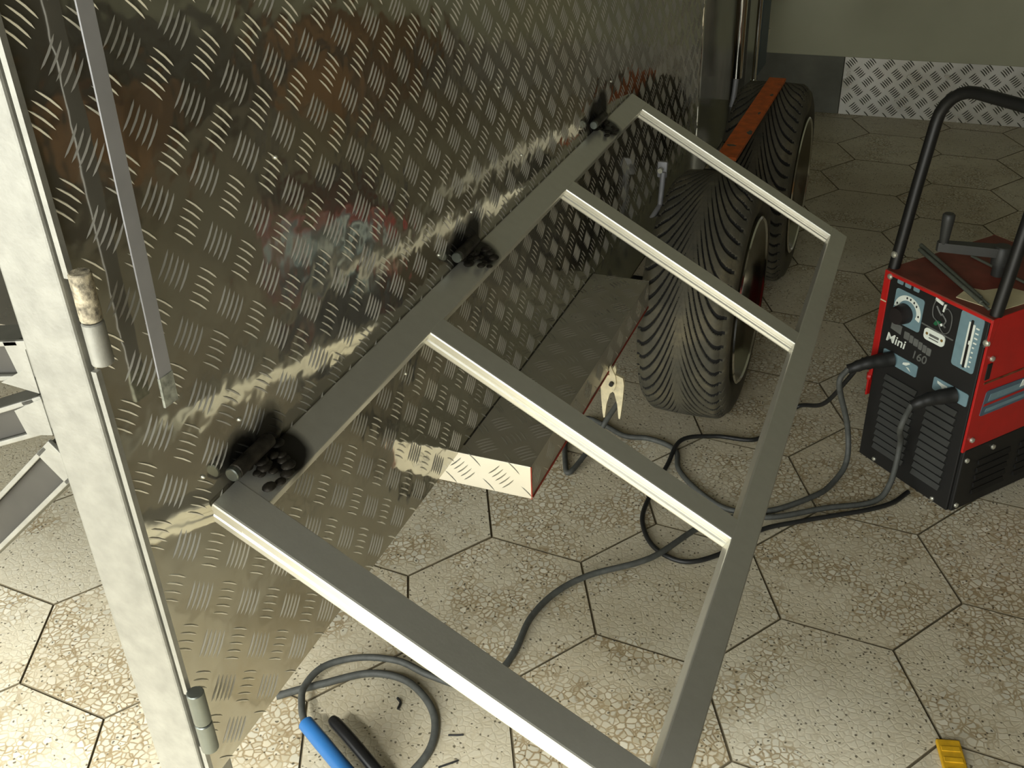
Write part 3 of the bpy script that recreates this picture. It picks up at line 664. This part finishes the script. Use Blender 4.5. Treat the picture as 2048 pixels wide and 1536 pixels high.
# things lying on the welder
pp = MB(); poly = [wl(*q, 0)[:2] for q in ((0.150, 0.012), (0.228, 0.030), (0.232, 0.10), (0.205, 0.135), (0.172, 0.122), (0.158, 0.075), (0.135, 0.062))]
pp.prism([(p[0], p[1]) for p in poly], HH, HH + 0.0015); po = pp.build('paper_slip', 'paper'); tag(po, 'stained cream paper slip under the rods on top of the welder', 'paper')
elabs = ['upper grey-coated electrode of the pair crossing the paper slip', 'lower grey-coated electrode of the pair crossing the paper slip', 'thin grey rod lying behind the pair, beside the crank']
rods = [((-0.040, 0.128, HH + 0.006), (0.205, 0.030, HH + 0.0045), 0.0042), ((-0.028, 0.112, HH + 0.0048), (0.218, 0.016, HH + 0.0045), 0.0042), ((0.045, 0.175, HH + 0.003), (0.225, 0.155, HH + 0.003), 0.0028)]
for lb, (a, c, r) in zip(elabs, rods):
    mb = MB(); A, B_ = wl(*a), wl(*c); mb.tube([A, A.lerp(B_, 0.9), A.lerp(B_, 0.905), B_], [r, r, r * 0.6, r * 0.6], 10)
    tag(mb.build('welding_electrode', 'electrode_grey', None, True), lb, 'welding rod', 'rods on the welder')
gb = MB(); gq = [wl(0.236, 0.19, HH + 0.006), wl(0.22, 0.17, HH + 0.007), wl(0.20, 0.155, HH + 0.008)]
gb.tube(catmull([wl(0.236, 0.215, HH + 0.007), wl(0.222, 0.195, HH + 0.007), wl(0.196, 0.196, HH + 0.007)], 6), 0.007, 10)
tag(gb.build('green_hose_end', 'green', None, True), 'short green hose end at the back of the welder top', 'hose')

# ------------------------------------------------------------------ leads
def at_floor(pts, z): return [(x, y, z) for x, y in pts]
PL1, PL2 = wl(0.008, -0.078, 0.236), wl(0.166, -0.072, 0.234)
el = thing('earth_lead', 'grey earth lead with cream spring clamp biting the step edge', 'welding lead', (-0.446, 1.53, 0.0))
def put(mb, name, mat, root, smooth=True, label=None):
    mb.v = [(p[0] - root.location.x, p[1] - root.location.y, p[2] - root.location.z) for p in mb.v]
    return mb.build(name, mat, root, smooth, label=label)
ep = [PL1 + Vector((0, 0, 0.002)), PL1 + Vector((-0.012, -0.012, -0.03)), (-0.045, 1.88, 0.10)] + [(-0.035, 1.855, 0.03)] + at_floor([(-0.055, 1.80), (-0.085, 1.745), (-0.159, 1.67), (-0.234, 1.647), (-0.302, 1.683), (-0.361, 1.745), (-0.387, 1.814), (-0.449, 1.838), (-0.505, 1.831), (-0.562, 1.858), (-0.612, 1.868), (-0.626, 1.785), (-0.596, 1.690), (-0.577, 1.662)], 0.0062) + [(-0.559, 1.735, 0.02), (-0.53, 1.78, 0.08), (-0.475, 1.68, 0.20), (-0.449, 1.56, 0.29), (-0.447, 1.535, 0.325)]
put(MB().tube(catmull(ep, 8), 0.0058, 10), 'cable', 'rubber_cable', el)
# clamp: two crossed plates with forked handles
def clampside(sgn):
    mb = MB(); xs = lambda x: -0.4455 + x * sgn
    pl = [(-0.006, 0.352), (0.004, 0.372), (0.0065, 0.362), (0.005, 0.352), (0.019, 0.347), (0.0215, 0.332), (0.0195, 0.300), (0.0165, 0.268), (0.0150, 0.259), (0.0125, 0.260), (0.0095, 0.290), (0.0035, 0.313), (-0.004, 0.320), (-0.008, 0.335)]
    pl = [(xs(a), b_) for a, b_ in pl]
    mb.prism(pl, -0.0035, 0.0035, Matrix.Translation((0, 1.524 + 0.002 * sgn, 0)) @ Matrix.Rotation(PI / 2, 4, 'X')); return mb
for s_ in (1, -1):
    put(clampside(s_), 'clamp_jaw', 'clamp_cream', el, False)
put(MB().cyl((-0.4455, 1.512, 0.336), (-0.4455, 1.534, 0.336), 0.0042, 12), 'pivot', 'black_steel', el)
put(MB().tube([(-0.4455 + 0.008 * math.cos(t * 0.7), 1.527 + t * 0.0006, 0.336 + 0.008 * math.sin(t * 0.7)) for t in range(22)], 0.0012, 6), 'spring', 'brass', el)

eh = thing('electrode_holder', 'blue and black electrode holder on its looping grey lead at bottom left', 'electrode holder', (-0.70, 0.86, 0.0))
hpts = [PL2 + Vector((0, 0, 0.002)), PL2 + Vector((-0.012, -0.022, -0.04)), (0.06, 1.835, 0.11), (0.055, 1.80, 0.035)] + at_floor([(0.028, 1.765), (-0.058, 1.714), (-0.146, 1.654), (-0.22, 1.629)], 0.0062) + [(-0.28, 1.562, 0.012), (-0.342, 1.44, 0.019), (-0.436, 1.366, 0.012), (-0.482, 1.305, 0.007), (-0.502, 1.23, 0.0065), (-0.499, 1.149, 0.0065), (-0.508, 1.093, 0.0065), (-0.538, 1.05, 0.0065), (-0.608, 1.041, 0.018), (-0.67, 1.05, 0.02), (-0.735, 1.032, 0.022), (-0.779, 0.993, 0.024), (-0.785, 0.942, 0.026), (-0.764, 0.902, 0.03), (-0.744, 0.877, 0.032)]
put(MB().tube(catmull(hpts, 8), 0.0058, 10), 'cable', 'rubber_cable', eh)
A0, A1 = Vector((-0.741, 0.875, 0.0345)), Vector((-0.610, 0.805, 0.028))
hdl = MB(); hdl.tube([A0, A0.lerp(A1, 0.02), A0.lerp(A1, 0.3), A0.lerp(A1, 0.7), A1], [0.0095, 0.0125, 0.0128, 0.0125, 0.0135], 18); put(hdl, 'handle', 'holder_blue', eh, label='glossy blue insulated grip')
B0 = A0 + Vector((0.040, 0.016, 0.004)); B1 = A1 + Vector((0.034, 0.020, 0.002))
lv = MB(); lv.tube(catmull([B0, B0.lerp(B1, 0.3) + Vector((0, 0, 0.004)), B0.lerp(B1, 0.7) + Vector((0, 0, 0.003)), B1], 5), [0.0078] + [0.0098] * 14 + [0.009], 14); put(lv, 'lever', 'holder_black', eh, label='glossy black lever')
put(MB().box((A1.x - 0.004, A1.y - 0.03, A1.z - 0.014), (A1.x + 0.045, A1.y + 0.012, A1.z + 0.012), 0.005), 'jaw', 'brass', eh, False)

mc = MB(); mp = [wl(-0.008, -0.02, 0.235), wl(-0.03, -0.03, 0.18), (-0.105, 2.0, 0.07)] + at_floor([(-0.163, 2.075), (-0.200, 1.981), (-0.232, 1.909)], 0.006) + [(-0.317, 1.893, 0.0065), (-0.380, 1.842, 0.0155), (-0.389, 1.752, 0.0065), (-0.396, 1.64, 0.006), (-0.389, 1.557, 0.006), (-0.347, 1.488, 0.006), (-0.282, 1.466, 0.006), (-0.22, 1.515, 0.006), (-0.168, 1.602, 0.006), (-0.10, 1.655, 0.006), (-0.045, 1.692, 0.006), (0.02, 1.735, 0.006), (0.065, 1.775, 0.006), (0.092, 1.822, 0.006)]
mc.tube(catmull(mp, 8), 0.0048, 10); tag(mc.build('power_cord', 'rubber_black', None, True), 'thin black cord curling over the tiles left of the welder', 'cable')
lc = MB(); lc.tube(catmull([(-0.830, 0.924, 0.0065), (-0.802, 0.949, 0.0065), (-0.771, 0.974, 0.0065), (-0.713, 1.018, 0.0065), (-0.654, 1.028, 0.0065), (-0.602, 1.005, 0.010), (-0.565, 0.970, 0.0075), (-0.548, 0.919, 0.0065), (-0.555, 0.867, 0.0065), (-0.578, 0.809, 0.0065), (-0.62, 0.74, 0.0065)], 8), 0.0062, 10)
tag(lc.build('loose_cable', 'rubber_cable', None, True), 'loose cut grey cable curving right of the electrode holder', 'cable')

# scraps on the floor
def scrap(pts, r, label):
    tag(MB().tube(catmull([(x, y, r * 1.0) for x, y in pts], 4), r, 7).build('wire_scrap', 'rubber_black', None, True), label, 'scrap', 'wire scraps on the floor')
scrap([(-0.643, 0.992), (-0.634, 0.985), (-0.632, 0.972)], 0.0022, 'short bent black wire scrap inside the cable loop')
scrap([(-0.534, 0.953), (-0.520, 0.958), (-0.512, 0.962)], 0.0016, 'tiny straight black wire scrap touching the loop from outside')
scrap([(-0.523, 0.893), (-0.507, 0.908), (-0.500, 0.915)], 0.0016, 'straight black wire scrap at the photo bottom edge right of the loop')
yl = MB(); ym = Matrix.Translation((0.1935, 1.175, 0)) @ Matrix.Rotation(0.25, 4, 'Z')
yl.box((-0.0175, -0.045, 0.0), (0.0175, 0.028, 0.008), 0.002, ym)
yo = yl.build('yellow_block', 'yellow'); tag(yo, 'small yellow plastic piece lying on the tiles at lower right', 'plastic piece')
for k in range(3): MB().box((-0.0135, -0.035 + k * 0.020, 0.0075), (0.0135, -0.026 + k * 0.020, 0.0092), 0.0006, ym).build('rib', 'yellow', yo)

# ------------------------------------------------------------------ unseen clutter added on the right for the side panel to reflect
simple('cardboard', (150, 112, 70), 0.85, 0.0, 0.1, 6)
simple('drum_blue', (40, 74, 128), 0.4, 0.0, 0.06, 6)
simple('wood', (142, 98, 58), 0.7, 0.0, 0.2, 5)
def carton(loc, rz, sx, sy, sz, label):
    t = thing('reflection_box', label, 'box', loc, rz, 'unseen cartons added for reflections')
    b_ = MB(); th = 0.004
    b_.box((-sx, -sy, 0), (sx, sy, th)); b_.box((-sx, -sy, th), (-sx + th, sy, sz)); b_.box((sx - th, -sy, th), (sx, sy, sz)); b_.box((-sx, -sy, th), (sx, -sy + th, sz)); b_.box((-sx, sy - th, th), (sx, sy, sz)); b_.build('carton_body', 'cardboard', t)
    for sg in (-1, 1):
        MB().box((0, -sy, 0), (sx * 0.8, sy, th), 0, Matrix.Translation((sg * sx, 0, sz)) @ Matrix.Rotation(0 if sg > 0 else PI, 4, 'Z') @ Matrix.Rotation(0.6, 4, 'Y')).build('flap', 'cardboard', t)
carton((1.35, 4.05, 0), 0.1, 0.26, 0.2, 0.36, 'larger unseen cardboard box added for reflections in the side panel')
carton((1.75, 3.05, 0), 1.4, 0.2, 0.16, 0.28, 'smaller unseen cardboard box added for reflections in the side panel')
t = thing('workbench', 'unseen wooden workbench added for reflections in the side panel', 'workbench', (2.6, 1.75, 0))
MB().box((-0.35, -0.6, 0.82), (0.35, 0.6, 0.87), 0.004).build('bench_top', 'wood', t)
for sx in (-0.3, 0.3):
    for sy in (-0.54, 0.54): MB().box((sx - .03, sy - .03, 0), (sx + .03, sy + .03, 0.82), 0.003).build('leg', 'wood', t)
